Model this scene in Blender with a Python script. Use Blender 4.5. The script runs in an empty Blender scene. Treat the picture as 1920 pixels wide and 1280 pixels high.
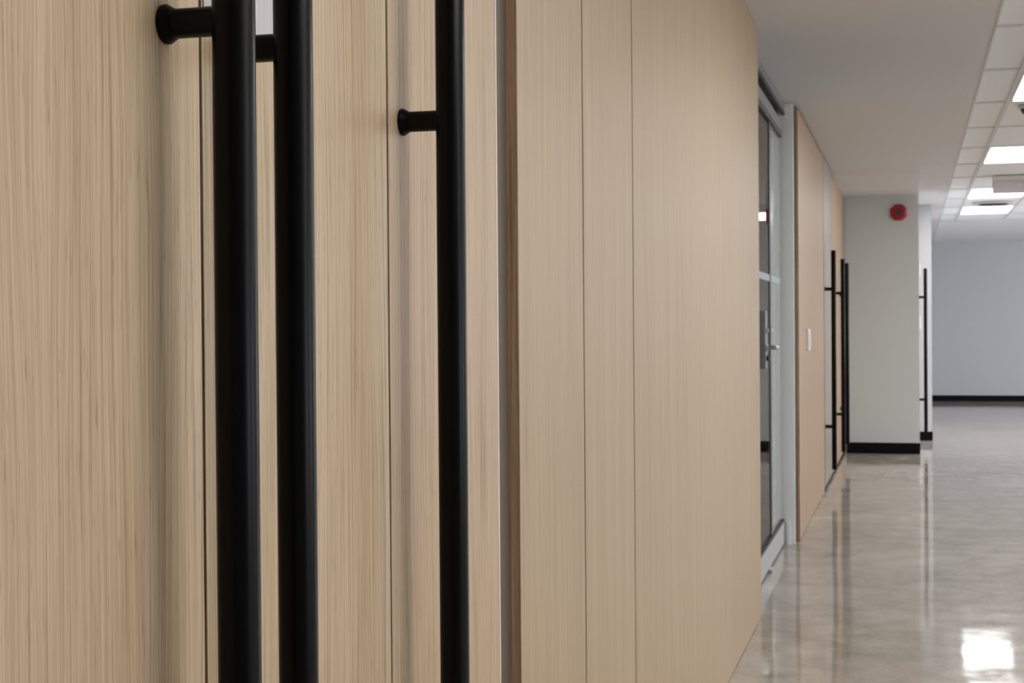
import bpy, bmesh, math, random
from mathutils import Vector, Matrix

S = bpy.context.scene
C = S.collection
PI = math.pi

# ------------------------------------------------------------------ camera
F_PX, YAW, PITCH, ROLL = 2760.4, 0.2644, 0.0105, -0.0078
EYE = 1.3354


def cam_dir(x3, z3, d2):
    cr, sr = math.cos(ROLL), math.sin(ROLL)
    x, z2 = x3 * cr - z3 * sr, x3 * sr + z3 * cr
    cp, sp = math.cos(PITCH), math.sin(PITCH)
    d, z = d2 * cp + z2 * sp, -d2 * sp + z2 * cp
    cy, sy = math.cos(YAW), math.sin(YAW)
    return Vector((x * cy - d * sy, x * sy + d * cy, z))


right, up, back = cam_dir(1, 0, 0), cam_dir(0, 1, 0), -cam_dir(0, 0, 1)
cam_data = bpy.data.cameras.new('camera')
cam = bpy.data.objects.new('camera', cam_data)
C.objects.link(cam)
cam.matrix_world = Matrix(((right.x, up.x, back.x, 0), (right.y, up.y, back.y, 0),
                           (right.z, up.z, back.z, EYE), (0, 0, 0, 1)))
cam_data.sensor_width = 36
cam_data.lens = F_PX * 36 / 1920
cam_data.clip_start = 0.05
cam_data.clip_end = 200
cam_data.dof.use_dof = True
cam_data.dof.focus_distance = 1.6
cam_data.dof.aperture_fstop = 21
S.camera = cam

# ------------------------------------------------------------------ world, exposure
w = bpy.data.worlds.new('world')
S.world = w
w.use_nodes = True
w.node_tree.nodes['Background'].inputs[0].default_value = (0.86, 0.9, 1.0, 1)
w.node_tree.nodes['Background'].inputs[1].default_value = 6.5
S.view_settings.view_transform = 'Standard'
S.view_settings.look = 'None'
S.view_settings.gamma = 1
S.view_settings.exposure = 0.07
LAMP = 10.5          # brightness of the ceiling panels

# ------------------------------------------------------------------ plan of the place (metres)
WALL = -0.6618       # face of the oak doors and panels
THK = 0.020          # their thickness
SOF = 2.670          # underside of the drywall soffit
CEIL = 2.694         # suspended tile ceiling
EDGE = 0.378         # edge of the soffit
PIER = 15.54         # face of the white pier
FAR = 26.13          # far wall
RIGHT = 6.2          # wall with far windows and added near openings, out of frame
BACK = -4.0

# ------------------------------------------------------------------ materials


def mat(name):
    m = bpy.data.materials.new(name)
    m.use_nodes = True
    nt = m.node_tree
    return m, nt, nt.nodes['Principled BSDF']


def srgb(r, g, b):
    f = lambda c: (c / 255 / 12.92) if c / 255 <= 0.04045 else ((c / 255 + 0.055) / 1.055) ** 2.4
    return (f(r), f(g), f(b), 1)


def plain(name, col, rough=0.5, metal=0.0, spec=0.5):
    m, nt, p = mat(name)
    p.inputs['Base Color'].default_value = col
    p.inputs['Roughness'].default_value = rough
    p.inputs['Metallic'].default_value = metal
    p.inputs['Specular IOR Level'].default_value = spec
    return m


def math_node(nt, op, a, b=None, c=None):
    n = nt.nodes.new('ShaderNodeMath')
    n.operation = op
    for i, v in enumerate((a, b, c)):
        if v is None:
            continue
        if isinstance(v, (int, float)):
            n.inputs[i].default_value = v
        else:
            nt.links.new(v, n.inputs[i])
    return n.outputs[0]


def noise(nt, vec, scale=1.0, detail=2.0, rough=0.5):
    n = nt.nodes.new('ShaderNodeTexNoise')
    n.inputs['Scale'].default_value = scale
    n.inputs['Detail'].default_value = detail
    n.inputs['Roughness'].default_value = rough
    nt.links.new(vec, n.inputs['Vector'])
    return n.outputs['Fac']


def combine(nt, x, y, z):
    n = nt.nodes.new('ShaderNodeCombineXYZ')
    for i, v in enumerate((x, y, z)):
        if isinstance(v, (int, float)):
            n.inputs[i].default_value = v
        else:
            nt.links.new(v, n.inputs[i])
    return n.outputs[0]


def ramp(nt, fac, stops):
    n = nt.nodes.new('ShaderNodeValToRGB')
    e = n.color_ramp.elements
    e[0].position, e[0].color = stops[0]
    e[1].position, e[1].color = stops[1]
    for pos, col in stops[2:]:
        k = e.new(pos)
        k.color = col
    nt.links.new(fac, n.inputs[0])
    return n.outputs[0]


def mixc(nt, fac, a, b, mode='MIX'):
    n = nt.nodes.new('ShaderNodeMix')
    n.data_type = 'RGBA'
    n.blend_type = mode
    for i, v in ((0, fac), (6, a), (7, b)):
        if isinstance(v, (int, float, tuple)):
            n.inputs[i].default_value = v
        else:
            nt.links.new(v, n.inputs[i])
    return n.outputs[2]


def wood(name, light, mid, dark, seed=0.0, rough=0.42, contrast=1.0, spec=0.35):
    """straight vertical oak grain with fine pores; the grain runs along world Z"""
    m, nt, p = mat(name)
    g = nt.nodes.new('ShaderNodeNewGeometry')
    s = nt.nodes.new('ShaderNodeSeparateXYZ')
    nt.links.new(g.outputs['Position'], s.inputs[0])
    z = s.outputs[2]
    h0 = math_node(nt, 'ADD', s.outputs[1], s.outputs[0])
    h0 = math_node(nt, 'ADD', h0, seed)
    # slow wander of the grain
    wv = noise(nt, combine(nt, math_node(nt, 'MULTIPLY', h0, 7.0), math_node(nt, 'MULTIPLY', z, 0.9), seed), 1.0, 2.5, 0.55)
    h = math_node(nt, 'ADD', h0, math_node(nt, 'MULTIPLY', math_node(nt, 'SUBTRACT', wv, 0.5), 0.045))
    broad = noise(nt, combine(nt, math_node(nt, 'MULTIPLY', h, 22), math_node(nt, 'MULTIPLY', z, 0.5), 3.1), 1.0, 2.0, 0.5)
    band = noise(nt, combine(nt, math_node(nt, 'MULTIPLY', h, 170), math_node(nt, 'MULTIPLY', z, 1.6), 7.7), 1.0, 3.0, 0.6)
    fine = noise(nt, combine(nt, math_node(nt, 'MULTIPLY', h, 420), math_node(nt, 'MULTIPLY', z, 5.0), 1.3), 1.0, 2.0, 0.55)
    pore = noise(nt, combine(nt, math_node(nt, 'MULTIPLY', h, 620), math_node(nt, 'MULTIPLY', z, 24.0), 9.3), 1.0, 1.0, 0.5)
    v = math_node(nt, 'ADD', math_node(nt, 'MULTIPLY', broad, 0.42), math_node(nt, 'MULTIPLY', band, 0.58))
    ring = noise(nt, combine(nt, math_node(nt, 'MULTIPLY', h, 95), math_node(nt, 'MULTIPLY', z, 0.7), 21.7), 1.0, 1.0, 0.5)
    ring = math_node(nt, 'ABSOLUTE', math_node(nt, 'SUBTRACT', ring, 0.5))
    col = ramp(nt, v, [(0.32, dark), (0.70, light), (0.48, mid)])
    fl = ramp(nt, fine, [(0.36, (1 - .19 * contrast, 1 - .22 * contrast, 1 - .25 * contrast, 1)), (0.58, (1, 1, 1, 1))])
    col = mixc(nt, 1.0, col, fl, 'MULTIPLY')
    po = ramp(nt, pore, [(0.27, (1 - .27 * contrast, 1 - .31 * contrast, 1 - .34 * contrast, 1)), (0.36, (1, 1, 1, 1))])
    col = mixc(nt, 1.0, col, po, 'MULTIPLY')
    ri = ramp(nt, ring, [(0.0, (1 - .28 * contrast, 1 - .33 * contrast, 1 - .38 * contrast, 1)), (0.035, (1, 1, 1, 1))])
    col = mixc(nt, 1.0, col, ri, 'MULTIPLY')
    nt.links.new(col, p.inputs['Base Color'])
    p.inputs['Roughness'].default_value = rough
    p.inputs['Specular IOR Level'].default_value = spec
    b = nt.nodes.new('ShaderNodeBump')
    b.inputs['Strength'].default_value = 0.12
    b.inputs['Distance'].default_value = 0.0006
    nt.links.new(fine, b.inputs['Height'])
    nt.links.new(b.outputs[0], p.inputs['Normal'])
    return m


OAK_A = wood('oak_laminate', srgb(211, 189, 157), srgb(204, 181, 148), srgb(192, 168, 135), 0.0)
OAK_B = wood('oak_laminate_door', srgb(206, 185, 153), srgb(197, 175, 142), srgb(185, 162, 128), 3.7, 0.42, 1.0, 0.28)
OAK_D = wood('oak_laminate_third_door', srgb(202, 180, 151), srgb(194, 171, 141), srgb(181, 157, 127), 5.9, 0.45, 0.9, 0.2)
OAK_C = wood('oak_panel', srgb(194, 173, 142), srgb(184, 162, 130), srgb(173, 150, 118), 8.2, 0.45, 0.5, 0.22)
OAK_FAR = wood('oak_panel_far', srgb(192, 166, 136), srgb(182, 157, 127), srgb(168, 143, 113), 14.6, 0.45, 0.45, 0.18)
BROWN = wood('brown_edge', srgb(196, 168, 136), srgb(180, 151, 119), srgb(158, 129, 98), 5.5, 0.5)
GREIGE = plain('greige_laminate', srgb(156, 145, 131), 0.35)
PALE = plain('pale_edge_highlight', srgb(226, 214, 200), 0.35)
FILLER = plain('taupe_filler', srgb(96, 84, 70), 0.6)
DARKGAP = plain('dark_backing', srgb(38, 34, 32), 0.8)
BLACK = plain('black_powder_coat', (0.0010, 0.0011, 0.0014, 1), 0.32, 0.0, 0.15)
BLACKBASE = plain('black_vinyl', (0.003, 0.003, 0.0035, 1), 0.5, 0.0, 0.12)
GASKET = plain('black_rubber', (0.012, 0.012, 0.013, 1), 0.5)
BRONZE = plain('dark_bronze_metal', (0.055, 0.032, 0.046, 1), 0.4, 0.3)
ALU = plain('satin_aluminium_paint', srgb(232, 235, 236), 0.45, 0.0)
RAIL = plain('anodised_rail', srgb(176, 177, 176), 0.4, 0.1)
ALU_D = plain('grey_aluminium', srgb(130, 132, 132), 0.4, 0.4)
STEEL = plain('satin_steel', (0.62, 0.61, 0.59, 1), 0.28, 1.0)
WHITE_PL = plain('white_plastic', srgb(236, 232, 232), 0.4)
GREY_PL = plain('grey_plastic', srgb(214, 214, 224), 0.5)
DISC_M = plain('diffuser_paint', srgb(205, 205, 203), 0.5)
DARK_PL = plain('dark_plastic', (0.03, 0.03, 0.03, 1), 0.3)
RED = plain('red_enamel', (0.36, 0.004, 0.007, 1), 0.35)
GREYLENS = plain('grey_speaker_face', srgb(70, 62, 62), 0.4)


def brushed():
    m, nt, p = mat('brushed_metal')
    g = nt.nodes.new('ShaderNodeNewGeometry')
    s = nt.nodes.new('ShaderNodeSeparateXYZ')
    nt.links.new(g.outputs['Position'], s.inputs[0])
    n = noise(nt, combine(nt, math_node(nt, 'MULTIPLY', s.outputs[1], 900), math_node(nt, 'MULTIPLY', s.outputs[2], 8), 0), 1, 2)
    nt.links.new(ramp(nt, n, [(0.3, srgb(158, 153, 152)), (0.7, srgb(192, 187, 186))]), p.inputs['Base Color'])
    p.inputs['Metallic'].default_value = 0.35
    p.inputs['Roughness'].default_value = 0.38
    return m


BRUSHED = brushed()


def paint(name, col, rough=0.6, bump=0.02):
    m, nt, p = mat(name)
    g = nt.nodes.new('ShaderNodeNewGeometry')
    n = noise(nt, g.outputs['Position'], 260, 3)
    b = nt.nodes.new('ShaderNodeBump')
    b.inputs['Strength'].default_value = bump
    b.inputs['Distance'].default_value = 0.002
    nt.links.new(n, b.inputs['Height'])
    nt.links.new(b.outputs[0], p.inputs['Normal'])
    p.inputs['Base Color'].default_value = col
    p.inputs['Roughness'].default_value = rough
    return m


SOFFIT_M = paint('soffit_paint', srgb(214, 213, 216), 0.55)
PIER_M = paint('pier_paint', srgb(213, 220, 223), 0.6)
WHITE_M = paint('white_wall_paint', srgb(232, 231, 230), 0.6)
FARW_M = paint('far_wall_paint', srgb(203, 204, 207), 0.6)
ROOM_M = paint('back_room_paint', srgb(206, 212, 210), 0.6)


def tile_mat():
    m, nt, p = mat('ceiling_tile')
    g = nt.nodes.new('ShaderNodeNewGeometry')
    n = noise(nt, g.outputs['Position'], 180, 4, 0.7)
    nt.links.new(ramp(nt, n, [(0.35, srgb(234, 238, 242)), (0.6, srgb(246, 249, 252))]), p.inputs['Base Color'])
    p.inputs['Roughness'].default_value = 0.9
    return m


TILE = tile_mat()
TBAR = plain('ceiling_grid_paint', srgb(214, 214, 213), 0.5)
FARCEIL = paint('drywall_ceiling_paint', srgb(236, 236, 236), 0.6)


def floor_mat():
    m, nt, p = mat('polished_concrete')
    g = nt.nodes.new('ShaderNodeNewGeometry')
    pos = g.outputs['Position']
    big = noise(nt, pos, 0.9, 4, 0.55)
    mid = noise(nt, pos, 5.0, 5, 0.65)
    fine = noise(nt, pos, 70, 4, 0.7)
    speck = noise(nt, pos, 190, 2, 0.5)
    v = math_node(nt, 'ADD', math_node(nt, 'MULTIPLY', big, 0.34), math_node(nt, 'ADD', math_node(nt, 'MULTIPLY', mid, 0.38), math_node(nt, 'MULTIPLY', fine, 0.28)))
    col = ramp(nt, v, [(0.40, srgb(150, 142, 133)), (0.60, srgb(188, 180, 170)), (0.5, srgb(172, 164, 154))])
    sp = ramp(nt, speck, [(0.27, (0.72, 0.71, 0.70, 1)), (0.36, (1, 1, 1, 1))])
    col = mixc(nt, 0.7, col, sp, 'MULTIPLY')
    nt.links.new(col, p.inputs['Base Color'])
    p.inputs['Specular IOR Level'].default_value = 0.16
    nt.links.new(ramp(nt, mid, [(0.35, (0.045, 0.045, 0.045, 1)), (0.7, (0.10, 0.10, 0.10, 1))]), p.inputs['Roughness'])
    # the slab is not dead flat: long shallow waves, plus trowel marks
    wave = noise(nt, pos, 1.6, 1.0, 0.5)
    tro = noise(nt, pos, 7.0, 2.0, 0.5)
    hgt = math_node(nt, 'ADD', math_node(nt, 'MULTIPLY', wave, 1.0), math_node(nt, 'MULTIPLY', tro, 0.05))
    b = nt.nodes.new('ShaderNodeBump')
    b.inputs['Strength'].default_value = 1.0
    b.inputs['Distance'].default_value = 0.0035
    nt.links.new(hgt, b.inputs['Height'])
    nt.links.new(b.outputs[0], p.inputs['Normal'])
    return m


FLOOR_M = floor_mat()


def lamp_mat(name, strength, col=(1.0, 0.99, 0.975, 1)):
    m, nt, p = mat(name)
    p.inputs['Base Color'].default_value = (0.9, 0.9, 0.9, 1)
    p.inputs['Emission Color'].default_value = col
    p.inputs['Emission Strength'].default_value = strength
    return m


DIFFUSER = lamp_mat('lit_acrylic_diffuser', LAMP)


def glass_mat():
    m = bpy.data.materials.new('clear_glass')
    m.use_nodes = True
    nt = m.node_tree
    nt.nodes.clear()
    out = nt.nodes.new('ShaderNodeOutputMaterial')
    t = nt.nodes.new('ShaderNodeBsdfTransparent')
    t.inputs[0].default_value = (0.82, 0.87, 0.85, 1)
    gl = nt.nodes.new('ShaderNodeBsdfGlossy')
    gl.inputs['Roughness'].default_value = 0.02
    fr = nt.nodes.new('ShaderNodeFresnel')
    fr.inputs[0].default_value = 1.22
    ge = nt.nodes.new('ShaderNodeNewGeometry')
    fac = math_node(nt, 'MULTIPLY', fr.outputs[0], math_node(nt, 'SUBTRACT', 1.0, ge.outputs['Backfacing']))
    mx = nt.nodes.new('ShaderNodeMixShader')
    nt.links.new(fac, mx.inputs[0])
    nt.links.new(t.outputs[0], mx.inputs[1])
    nt.links.new(gl.outputs[0], mx.inputs[2])
    nt.links.new(mx.outputs[0], out.inputs[0])
    return m


GLASS = glass_mat()
FROST = plain('frosted_film', srgb(150, 163, 172), 0.5)

# ------------------------------------------------------------------ mesh helpers


def box(bm, x0, x1, y0, y1, z0, z1, bevel=0.0, seg=2):
    r = bmesh.ops.create_cube(bm, size=1)
    for v in r['verts']:
        v.co = Vector(((x0 + x1) / 2 + v.co.x * (x1 - x0), (y0 + y1) / 2 + v.co.y * (y1 - y0), (z0 + z1) / 2 + v.co.z * (z1 - z0)))
    if bevel:
        es = list({e for v in r['verts'] for e in v.link_edges})
        bmesh.ops.bevel(bm, geom=es, offset=bevel, segments=seg, profile=0.5, affect='EDGES')


def lathe(bm, base, axis, prof, n=40, rot=0.0):
    """solid of revolution: prof is [(distance along axis, radius)], closed at radius 0"""
    ax = Vector(axis).normalized()
    ref = Vector((0, 0, 1)) if abs(ax.z) < 0.9 else Vector((0, 1, 0))
    u = ax.cross(ref).normalized()
    v = ax.cross(u)
    rings = []
    for d, r in prof:
        c = Vector(base) + ax * d
        if r <= 1e-7:
            rings.append([bm.verts.new(c)])
        else:
            rings.append([bm.verts.new(c + (u * math.cos(rot + 2 * PI * i / n) + v * math.sin(rot + 2 * PI * i / n)) * r) for i in range(n)])
    for a, b in zip(rings, rings[1:]):
        for i in range(n):
            j = (i + 1) % n
            if len(a) == 1 and len(b) > 1:
                f = bm.faces.new((a[0], b[j], b[i]))
            elif len(b) == 1 and len(a) > 1:
                f = bm.faces.new((a[i], a[j], b[0]))
            elif len(a) > 1:
                f = bm.faces.new((a[i], a[j], b[j], b[i]))


def obj(name, bm, material, parent=None, smooth=False, loc=None):
    bmesh.ops.recalc_face_normals(bm, faces=bm.faces)
    me = bpy.data.meshes.new(name)
    bm.to_mesh(me)
    bm.free()
    me.materials.append(material)
    if smooth:
        for p in me.polygons:
            p.use_smooth = True
        try:
            me.set_sharp_from_angle(angle=math.radians(28))
        except Exception:
            pass
    o = bpy.data.objects.new(name, me)
    C.objects.link(o)
    if parent is not None:
        o.parent = parent
        # meshes are written in world coordinates; bring them into the thing's frame
        top = parent
        off = Vector((0, 0, 0))
        while top is not None:
            off += top.location
            top = top.parent
        me.transform(Matrix.Translation(-off))
    return o


def bx(name, dims, material, parent=None, bevel=0.0):
    bm = bmesh.new()
    box(bm, *dims, bevel=bevel)
    return obj(name, bm, material, parent)


def thing(name, label, cat, loc, group=None):
    o = bpy.data.objects.new(name, None)
    C.objects.link(o)
    o.location = loc
    o.empty_display_size = 0.1
    return tag(o, label, cat, group)


def tag(o, label, cat, group=None):
    o['label'] = label
    o['category'] = cat
    if group:
        o['group'] = group
    if cat == 'door':
        o['kind'] = 'thing'
    return o


def struct(name, dims, material, bevel=0.0):
    o = bx(name, dims, material, None, bevel)
    o['kind'] = 'structure'
    return o


# ------------------------------------------------------------------ the room shell
struct('floor', (-4.5, RIGHT + .2, BACK - .2, FAR + .3, -0.15, 0), FLOOR_M)
bm = bmesh.new()                                                     # carcass behind the closet doors and panels, open at the glass door
box(bm, -0.90, WALL - THK - 0.001, BACK, 6.72, 0, SOF)
obj('wall_left', bm, DARKGAP)['kind'] = 'structure'
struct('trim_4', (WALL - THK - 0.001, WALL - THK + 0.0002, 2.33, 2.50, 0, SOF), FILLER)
bm = bmesh.new()
box(bm, -0.79, WALL - THK - 0.001, 9.13, PIER, 0.0, SOF - 0.035)
obj('wall_left_beyond', bm, DARKGAP)['kind'] = 'structure'
# soffit: drywall box along the wood wall, its edge X = EDGE; a dropped part in front of the pier
bm = bmesh.new()
box(bm, -0.95, EDGE, BACK, FAR, SOF, 3.0)
obj('ceiling_soffit', bm, SOFFIT_M)['kind'] = 'structure'
bm = bmesh.new()
v = [bm.verts.new(c) for x in (-0.95, 0.083) for c in ((x, 13.0, SOF), (x, 13.3, 2.637), (x, PIER, 2.637), (x, PIER, SOF))]
for q in ((0, 1, 2, 3), (7, 6, 5, 4), (0, 4, 5, 1), (1, 5, 6, 2), (2, 6, 7, 3), (3, 7, 4, 0)):
    bm.faces.new([v[i] for i in q])
obj('ceiling_dropped_soffit', bm, SOFFIT_M)['kind'] = 'structure'
# pier (face toward the camera) and the white return beyond it
struct('wall_pier', (-0.95, 0.083, PIER, FAR, 0, SOF), PIER_M)
struct('wall_return', (0.084, 0.232, 17.32, FAR, 0, SOF), paint('return_wall_paint', srgb(196, 197, 199)))
bm = bmesh.new()
box(bm, -0.64, 0.091, PIER - 0.012, PIER + 0.02, 0, 0.112, 0.003)
obj('baseboard_pier', bm, BLACKBASE)['kind'] = 'structure'
bm = bmesh.new()
box(bm, 0.098, 0.238, 17.308, 17.34, 0, 0.104, 0.003)
obj('baseboard_return', bm, BLACKBASE)['kind'] = 'structure'
struct('wall_far', (0.2, RIGHT + .2, FAR, FAR + 0.2, 0, 3.0), FARW_M)
struct('baseboard_far', (0.232, RIGHT, FAR - 0.012, FAR, 0, 0.1), BLACKBASE)
struct('wall_behind', (-0.95, RIGHT + .2, BACK - 0.2, BACK, 0, 3.0), WHITE_M)
# window wall, outside the frame: three far openings, two near ones added as fill
bm = bmesh.new()
win = [(0.2, 1.9), (3.9, 5.6), (14.6, 17.4), (18.2, 21.0), (21.8, 24.6)]
y_ = BACK
for y0, y1 in win:
    box(bm, RIGHT, RIGHT + .2, y_, y0, 0, 3.0)
    y_ = y1
box(bm, RIGHT, RIGHT + .2, y_, FAR, 0, 3.0)
for y0, y1 in win:
    box(bm, RIGHT, RIGHT + .2, y0, y1, 0, 0.8)
    box(bm, RIGHT, RIGHT + .2, y0, y1, 2.3, 3.0)
obj('wall_right', bm, WHITE_M)['kind'] = 'structure'
for y0, y1 in win:                                                   # daylight: portals help the renderer find the openings
    ld = bpy.data.lights.new('window_portal', 'AREA')
    ld.shape = 'RECTANGLE'
    ld.size = 1.5
    ld.size_y = y1 - y0
    ld.cycles.is_portal = True
    lo = bpy.data.objects.new('window_portal', ld)
    C.objects.link(lo)
    lo.location = (RIGHT + .1, (y0 + y1) / 2, 1.55)
    lo.rotation_euler = (0, PI / 2, 0)

# suspended ceiling: tiles with a real T grid, 0.61 x 1.22
ROW0, ROW, COL0, COL = 7.135, 1.22, 0.585, 0.61
TEND = ROW0 + 11 * ROW                                               # tiles stop, plain drywall goes on
bm = bmesh.new()
LIT_ROWS, LIT_COLS = (-5, -2, 1, 4, 7, 9), (0, 3, 7)
xs = [EDGE] + [COL0 + c_ * COL for c_ in range(10) if COL0 + c_ * COL < RIGHT] + [RIGHT]
ys = [BACK] + [ROW0 + r_ * ROW for r_ in range(-9, 12)]
for i_ in range(len(xs) - 1):                                        # lay tile by tile, leaving the light openings free
    for j_ in range(len(ys) - 1):
        lit = (i_ - 1) in LIT_COLS and (j_ - 10) in LIT_ROWS
        box(bm, xs[i_], xs[i_ + 1], ys[j_], ys[j_ + 1], CEIL + (0.017 if lit else 0.004), 3.0)
obj('ceiling', bm, TILE)['kind'] = 'structure'
bm = bmesh.new()
box(bm, EDGE, RIGHT, TEND, FAR, CEIL, 3.0)
obj('ceiling_drywall', bm, FARCEIL)['kind'] = 'structure'
bm = bmesh.new()
k = -9
while ROW0 + k * ROW <= TEND + 0.01:
    y = ROW0 + k * ROW
    box(bm, EDGE, RIGHT, y - 0.012, y + 0.012, CEIL - 0.003, CEIL + 0.003)
    k += 1
c = 0
while COL0 + c * COL < RIGHT:
    x = COL0 + c * COL
    box(bm, x - 0.012, x + 0.012, BACK, TEND, CEIL - 0.0028, CEIL + 0.0032)
    c += 1
obj('ceiling_grid', bm, TBAR)['kind'] = 'structure'
# metal angle along the edge of the soffit
struct('trim_1', (EDGE - 0.004, EDGE + 0.006, BACK, TEND, SOF - 0.003, CEIL), TBAR)

# ------------------------------------------------------------------ ceiling lights


def ceiling_light(x, y, label, group='recessed ceiling light panels'):
    t = thing('ceiling_light', label, 'ceiling light', (x + COL / 2, y + ROW / 2, CEIL), group)
    bm = bmesh.new()
    a, b, z0, z1 = 0.026, 0.026, CEIL - 0.004, CEIL + 0.018
    box(bm, x + .012, x + a, y + .012, y + ROW - .012, z0, z1)
    box(bm, x + COL - a, x + COL - .012, y + .012, y + ROW - .012, z0, z1)
    box(bm, x + a, x + COL - a, y + .012, y + b, z0, z1)
    box(bm, x + a, x + COL - a, y + ROW - b, y + ROW - .012, z0, z1)
    obj('frame', bm, TBAR, t)
    bm = bmesh.new()
    box(bm, x + a, x + COL - a, y + b, y + ROW - b, CEIL + 0.012, CEIL + 0.016)
    obj('diffuser', bm, DIFFUSER, t)
    return t


seen = {-5: 'lit ceiling panel over the near oak closet doors with bar pulls',
        -2: 'lit ceiling panel beside the soffit, opposite the widest oak panel',
        1: 'nearest lit ceiling panel in view, with the small camera dome beyond it',
        4: 'lit ceiling panel between the camera dome and the hanging sign',
        7: 'lit ceiling panel partly hidden by the hanging blank sign',
        9: 'farthest lit ceiling panel, just beyond the round air diffuser'}
for r in LIT_ROWS:
    lab = seen[r]
    ceiling_light(COL0, ROW0 + r * ROW, lab)
for r in LIT_ROWS:                                  # unseen fittings added over the office side for more fill light
    for cc in LIT_COLS[1:]:
        ceiling_light(COL0 + cc * COL, ROW0 + r * ROW, 'added ceiling panel over the unseen office side, for fill light', 'added fill light panels over the office side')

# ------------------------------------------------------------------ doors and panels of the oak wall


def pull_handle(parent, y, x_face=WALL, z0=0.165, z1=1.921, sign=1, lift=0.0):
    """round bar pull: the bar with two stand-offs, each on a flared foot; sign = side of the face it stands on"""
    z0, z1 = z0 + lift, z1 + lift
    off, R = 0.069, 0.01965
    xb = x_face + sign * off
    bm = bmesh.new()
    e = 0.0018
    lathe(bm, (xb, y, z0), (0, 0, 1), [(0, 0), (0, R - e), (e * .3, R - e * .3), (e, R), (z1 - z0 - e, R), (z1 - z0 - e * .3, R - e * .3), (z1 - z0, R - e), (z1 - z0, 0)], 64)
    h = obj('pull_handle', bm, BLACK, parent, True)
    for z in (0.51 + lift, 1.612 + lift):
        bm = bmesh.new()
        lathe(bm, (x_face, y, z), (sign, 0, 0), [(0, 0), (0, 0.0178), (0.0012, 0.0183), (0.0035, 0.0183), (0.0045, 0.0176), (0.0105, 0.0142), (0.0108, 0.0134), (0.0118, 0.0134), (0.0121, 0.0137), (off - 0.012, 0.0137), (off - .012, 0)], 56)
        obj('standoff', bm, BLACK, h, True)
    return h


def closet_door(y0, y1, mtl, label, handle_y=None, band=None, top=SOF - 0.004, bottom=0.006, group=None):
    t = thing('closet_door', label, 'door', (WALL, (y0 + y1) / 2, 0), group)
    ye = y1 - (0.006 if band else 0)
    bx('panel', (WALL - THK, WALL, y0, ye, bottom, top), mtl, t, bevel=0.0006)
    if band:
        o = bx('edge_highlight', (WALL - THK, WALL + 0.0006, ye, y1, bottom, top), PALE, t, bevel=0.0006)  # pale strip stands in for the highlight along the door's bevelled edge
        o['label'] = 'pale strip painted as the highlight on the door edge'
    if handle_y is not None:
        pull_handle(t, handle_y, lift=0.0035 if handle_y < 1.5 else -0.0005)
    return t


G1 = 'tall oak closet doors with black bar pulls'
closet_door(0.745, 1.2965, OAK_A, 'pale oak closet door with the nearest black bar pull', 1.2295, group=G1)
dB = closet_door(1.3022, 1.8235, OAK_B, 'pale oak closet door with a brushed metal plate behind its bar pull', 1.3630, group=G1)
pl = bx('metal_plate', (WALL, WALL + 0.0014, 1.3050, 1.500, 1.634, 1.80), BRUSHED, dB, bevel=0.0004)
pl['label'] = 'brushed silver plate'
closet_door(1.8295, 2.357, OAK_D, 'pale oak closet door ending at the brown recessed corner', 1.8835, band=True, group=G1)
# dark strips closing the gaps between the leaves
for y0_, y1_ in ((1.2966, 1.3021), (1.8236, 1.8294), (3.0180, 3.0290), (3.5920, 3.6035)):
    struct('trim_5', (WALL - THK, WALL - 0.004, y0_, y1_, 0.006, SOF - .004), DARKGAP)
# more closet front behind the camera's view
closet_door(0.19, 0.740, OAK_A, 'plain oak closet door next to the nearest bar pull door, out of view', None, group=G1)


def wall_panel(y0, y1, mtl, label, edge=None, top=SOF - 0.003, bottom=0.004):
    t = thing('wood_panel', label, 'wall panel', (WALL, (y0 + y1) / 2, 0), 'oak wall panels')
    ys = y0 + (0.0015 if edge else 0)
    bx('face', (WALL - THK, WALL, ys, y1, bottom, top), mtl, t, bevel=0.0006)
    if edge:
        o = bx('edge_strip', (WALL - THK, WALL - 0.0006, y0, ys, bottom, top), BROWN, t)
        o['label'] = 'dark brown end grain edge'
    return t


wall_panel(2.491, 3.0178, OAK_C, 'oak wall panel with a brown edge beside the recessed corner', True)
wall_panel(3.0292, 3.5918, OAK_C, 'narrow oak wall panel between two dark vertical seams')
wall_panel(3.6037, 6.747, OAK_C, 'widest oak wall panel, running up to the glass door')
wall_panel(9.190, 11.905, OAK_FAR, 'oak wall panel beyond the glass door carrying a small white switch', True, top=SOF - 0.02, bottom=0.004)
bx_base = struct('trim_2', (WALL - THK - 0.0005, WALL + 0.001, 11.94, PIER - .02, 0, 0.030), BLACKBASE)

# far closet doors: a greige leaf, then oak leaves, all with the same pulls
t = thing('closet_door', 'greige closet door with a black bar pull beside the far oak doors', 'door', (WALL, 12.5, 0), 'far closet doors')
bx('panel', (WALL - THK, WALL, 11.95, 13.08, 0.032, SOF - 0.012), GREIGE, t, bevel=0.0008)
pull_handle(t, 12.05)
t = thing('closet_door', 'oak closet door with the middle of the three far bar pulls', 'door', (WALL, 13.6, 0), 'far closet doors')
bx('panel', (WALL - THK, WALL, 13.10, 14.10, 0.032, 2.632), OAK_FAR, t, bevel=0.0008)
pull_handle(t, 13.72)
t = thing('closet_door', 'oak closet door with the last far bar pull, against the white pier', 'door', (WALL, 14.8, 0), 'far closet doors')
bx('panel', (WALL - THK, WALL, 14.106, PIER - 0.02, 0.032, 2.632), OAK_FAR, t, bevel=0.0008)
pull_handle(t, 14.62)

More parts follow.
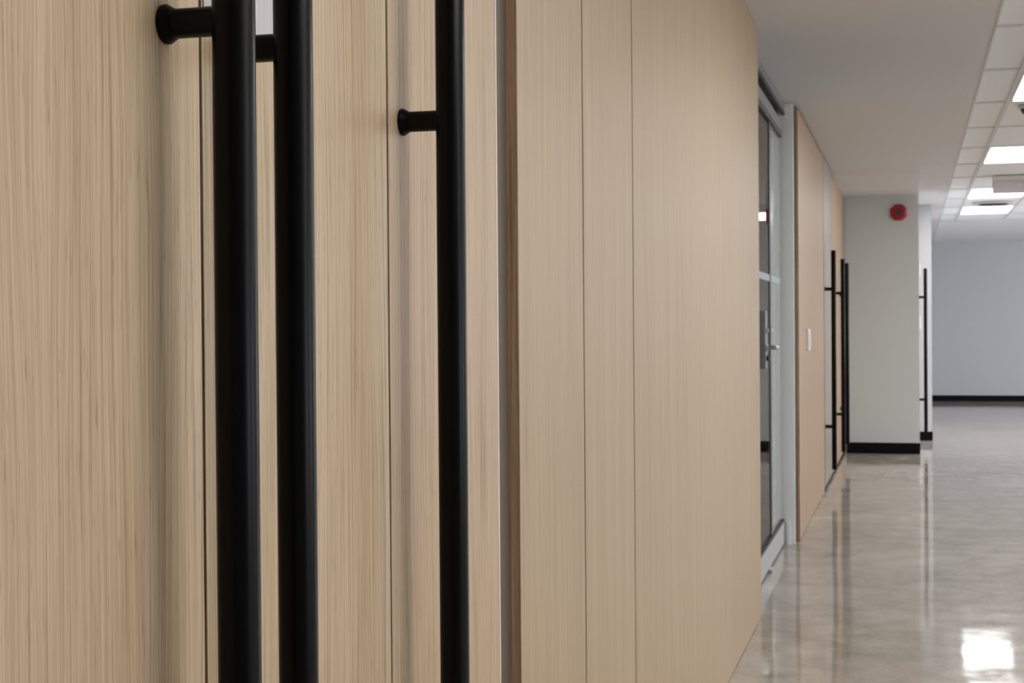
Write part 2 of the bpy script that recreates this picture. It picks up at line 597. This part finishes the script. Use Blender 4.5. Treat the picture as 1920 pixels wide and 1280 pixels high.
# ------------------------------------------------------------------ sliding glass door between the panels
GX = -0.750
t = thing('sliding_glass_door', 'sliding glass door with satin aluminium rails between oak panels', 'door', (GX, 7.9, 0))
bx('glass_pane', (GX - 0.014, GX - 0.004, 6.80, 8.25, 0.14, 2.46), GLASS, t)
bx('bottom_rail', (GX - 0.030, GX + 0.008, 6.80, 8.99, 0.012, 0.143), RAIL, t, bevel=0.003)
o = bx('bottom_gasket', (GX - 0.022, GX + 0.0105, 6.80, 8.99, 0.143, 0.160), GASKET, t)
bx('top_rail', (GX - 0.030, GX + 0.006, 6.80, 8.98, 2.490, 2.560), ALU_D, t, bevel=0.003)
bx('top_gasket', (GX - 0.022, GX + 0.009, 6.80, 8.98, 2.455, 2.490), GASKET, t)
bx('stile', (GX - 0.020, GX + 0.001, 8.24, 8.31, 0.16, 2.455), BRONZE, t, bevel=0.002)
o = bx('side_lite', (GX - 0.014, GX - 0.006, 8.31, 8.98, 0.16, 2.455), plain('pale_green_back_painted_glass', srgb(166, 174, 170), 0.15), t)
o['label'] = 'pale grey green opaque glass lite'
bm = bmesh.new()
box(bm, GX - 0.0035, GX - 0.0015, 6.82, 8.24, 1.572, 1.608)
box(bm, GX - 0.0055, GX - 0.0035, 8.31, 8.98, 1.572, 1.608)
o = obj('frosted_band', bm, FROST, t)
o['label'] = 'blue grey film band across the glass'
lk = bx('lock_plate', (GX - 0.030, GX + 0.018, 7.795, 7.865, 1.10, 1.405), ALU_D, t, bevel=0.004)
bm = bmesh.new()
lathe(bm, (GX + 0.018, 7.83, 1.212), (1, 0, 0), [(0, 0), (0, .022), (.006, .022), (.008, .011), (.062, .011), (.064, 0)], 28)
lathe(bm, (GX + 0.072, 7.70, 1.212), (0, 1, 0), [(0, 0), (0, .010), (.003, .012), (.137, .012), (.14, .010), (.14, 0)], 28)
obj('lever', bm, STEEL, lk, True)
bm = bmesh.new()
lathe(bm, (GX + 0.018, 7.83, 1.302), (1, 0, 0), [(0, 0), (0, .016), (.008, .016), (.01, .008), (.026, .008), (.026, 0)], 28)
box(bm, GX + .042, GX + .048, 7.812, 7.848, 1.294, 1.310, .002)
obj('thumb_turn', bm, STEEL, lk, True)
bm = bmesh.new()
lathe(bm, (GX + 0.018, 7.83, 1.155), (1, 0, 0), [(0, 0), (0, .015), (.012, .015), (.014, .012), (.014, 0)], 28)
obj('lock_cylinder', bm, GASKET, lk, True)
for y in (7.25, 8.72):
    bm = bmesh.new()
    box(bm, GX - 0.006, GX + 0.012, y - .05, y + .05, 2.555, 2.588, .003)
    lathe(bm, (GX + 0.0, y, 2.572), (1, 0, 0), [(0, 0), (0, .016), (.012, .016), (.012, 0)], 24)
    obj('roller_hanger', bm, BRONZE, t)
t = thing('door_track', 'grey overhead sliding track with a black slot above the glass door', 'track', (GX, 7.9, SOF))
bx('track_body', (GX - 0.040, GX + 0.020, 6.76, 9.02, 2.612, SOF - 0.001), ALU_D, t, bevel=0.002)
bx('track_slot', (GX + 0.012, GX + 0.026, 6.76, 9.00, 2.590, 2.612), GASKET, t)
bx('track_cap', (GX - 0.040, GX + 0.030, 9.00, 9.02, 2.585, 2.640), ALU, t, bevel=0.001)
tag(bx('floor_guide', (GX - 0.035, GX + 0.03, 7.96, 8.05, 0, 0.022), STEEL, None, 0.003), 'small steel floor guide under the sliding glass door', 'floor guide')
# aluminium jamb standing in front of the next panel's edge, and the near one
bm = bmesh.new()
box(bm, GX - 0.012, WALL - 0.016, 9.03, 9.055, 0, SOF - 0.004, 0.002)
box(bm, GX + 0.02, GX + 0.040, 9.018, 9.03, 0, 0.14)
tag(obj('door_jamb', bm, ALU), 'pale aluminium jamb post between the glass door and an oak panel', 'door jamb')
struct('wall_jamb_near', (-0.90, WALL - THK, 6.72, 6.75, 0, SOF), WHITE_M)

# the room behind the glass, seen as a sliver
struct('wall_room_end', (-4.3, -0.951, 16.5, 16.7, 0, 2.9), ROOM_M)
struct('wall_room_left', (-4.5, -4.3, BACK, 18.8, 0, 2.9), ROOM_M)
struct('ceiling_room', (-4.5, -0.951, BACK, 18.8, 2.67, 2.9), SOFFIT_M)
struct('wall_room_back', (-4.3, -0.90, 4.8, 5.0, 0, 2.67), ROOM_M)
ROOMLAMP = lamp_mat('lit_room_lamp', 5.0)
t = thing('wall_light', 'small square lit lamp seen through the glass door', 'wall light', (-1.58, 16.5, 2.525))
bx('housing', (-1.632, -1.522, 16.46, 16.5, 2.474, 2.576), WHITE_PL, t, bevel=0.004)
bx('lens', (-1.625, -1.529, 16.452, 16.4595, 2.482, 2.568), ROOMLAMP, t)
t = thing('ceiling_light', 'added out of view lamp lighting the room behind the glass door', 'ceiling light', (-2.5, 11.0, 2.67))  # added out of sight to light the back room
bx('frame', (-2.83, -2.17, 10.67, 11.33, 2.652, 2.67), WHITE_PL, t)
bx('diffuser', (-2.80, -2.20, 10.70, 11.30, 2.648, 2.652), ROOMLAMP, t)

# ------------------------------------------------------------------ small fittings
t = thing('light_switch', 'small white switch plate on the oak panel beyond the glass door', 'light switch', (WALL, 9.93, 1.16), None)
bx('plate', (WALL, WALL + 0.018, 9.86, 9.99, 1.158, 1.300), WHITE_PL, t, bevel=0.004)
bx('rocker', (WALL + 0.018, WALL + 0.024, 9.90, 9.95, 1.19, 1.268), WHITE_PL, t, bevel=0.002)

t = thing('fire_alarm', 'round red fire alarm high on the white pier', 'fire alarm', (-0.111, PIER, 2.46))
bm = bmesh.new()
lathe(bm, (-0.111, PIER, 2.462), (0, -1, 0), [(0, 0), (0, .088), (.012, .090), (.045, .086), (.058, .074), (.060, .040), (.052, .036), (.052, 0)], 8, PI / 8)
obj('housing', bm, RED, t)
bm = bmesh.new()
lathe(bm, (-0.111, PIER - .0505, 2.462), (0, -1, 0), [(0, 0), (0, .036), (.006, .034), (.010, .022), (.010, 0)], 24)
o = obj('sounder', bm, GREYLENS, t, True)
o['label'] = 'dark grey sounder face'

# bar pull on a hidden door on the far side of the pier, with the hinges of the white frame beyond
t = thing('closet_door', 'white door with one thin bar pull, edge-on behind the pier', 'door', (0.084, 16.9, 0))
bx('panel', (0.0835, 0.0865, 16.35, 17.30, 0.01, 2.4), WHITE_M, t)
pull_handle(t, 16.45, x_face=0.0865)
for z in (0.40, 1.335, 1.93):
    bm = bmesh.new()
    lathe(bm, (0.101, 17.2, z - .07), (0, 0, 1), [(0, 0), (0, .007), (.14, .007), (.14, 0)], 16)
    box(bm, 0.0865, 0.100, 17.19, 17.20, z - .07, z + .07)
    obj('hinge', bm, STEEL, t)

# blank sign hanging from the ceiling, seen across the third light
t = thing('hanging_sign', 'blank pale grey sign box hanging below the ceiling panels', 'sign', (0.98, 14.4, CEIL))
bx('sign_box', (0.742, 1.46, 14.37, 14.43, 2.530, 2.648), GREY_PL, t, bevel=0.004)
bx('mounting_bar', (0.742, 1.46, 14.355, 14.445, 2.648, 2.6905), WHITE_PL, t, bevel=0.002)
bm = bmesh.new()
lathe(bm, (0.985, 14.37, 2.602), (0, -1, 0), [(0, 0), (0, .010), (.003, .009), (.003, 0)], 16)
obj('test_button', bm, WHITE_PL, t, True)

t = thing('air_diffuser', 'round white air diffuser in the ceiling before the farthest light', 'air diffuser', (0.915, 17.60, CEIL))
bm = bmesh.new()
lathe(bm, (0.915, 17.60, CEIL - .003), (0, 0, -1), [(0, 0), (0, .23), (.012, .225), (.016, .21), (.006, .17), (.006, 0)], 48)
obj('outer_ring', bm, DISC_M, t, True)
bm = bmesh.new()
lathe(bm, (0.915, 17.60, CEIL - .012), (0, 0, -1), [(0, 0), (0, .16), (.016, .15), (.022, .12), (.012, .09), (.012, 0)], 48)
o = obj('core', bm, plain('diffuser_core', srgb(70, 70, 70), .5), t, True)

t = thing('security_camera', 'small dome camera on the ceiling beside the nearest lit panel', 'security camera', (0.72, 9.78, CEIL))
bm = bmesh.new()
lathe(bm, (0.72, 9.78, CEIL - .003), (0, 0, -1), [(0, 0), (0, .062), (.012, .062), (.018, .054), (.018, 0)], 40)
obj('base', bm, DISC_M, t, True)
bm = bmesh.new()
pr = [(.018 + .042 * math.sin(a * PI / 16), .046 * math.cos(a * PI / 16)) for a in range(0, 8)]
lathe(bm, (0.72, 9.78, CEIL - .003), (0, 0, -1), [(.018, 0)] + pr + [(.060, 0)], 40)
obj('dome', bm, DARK_PL, t, True)
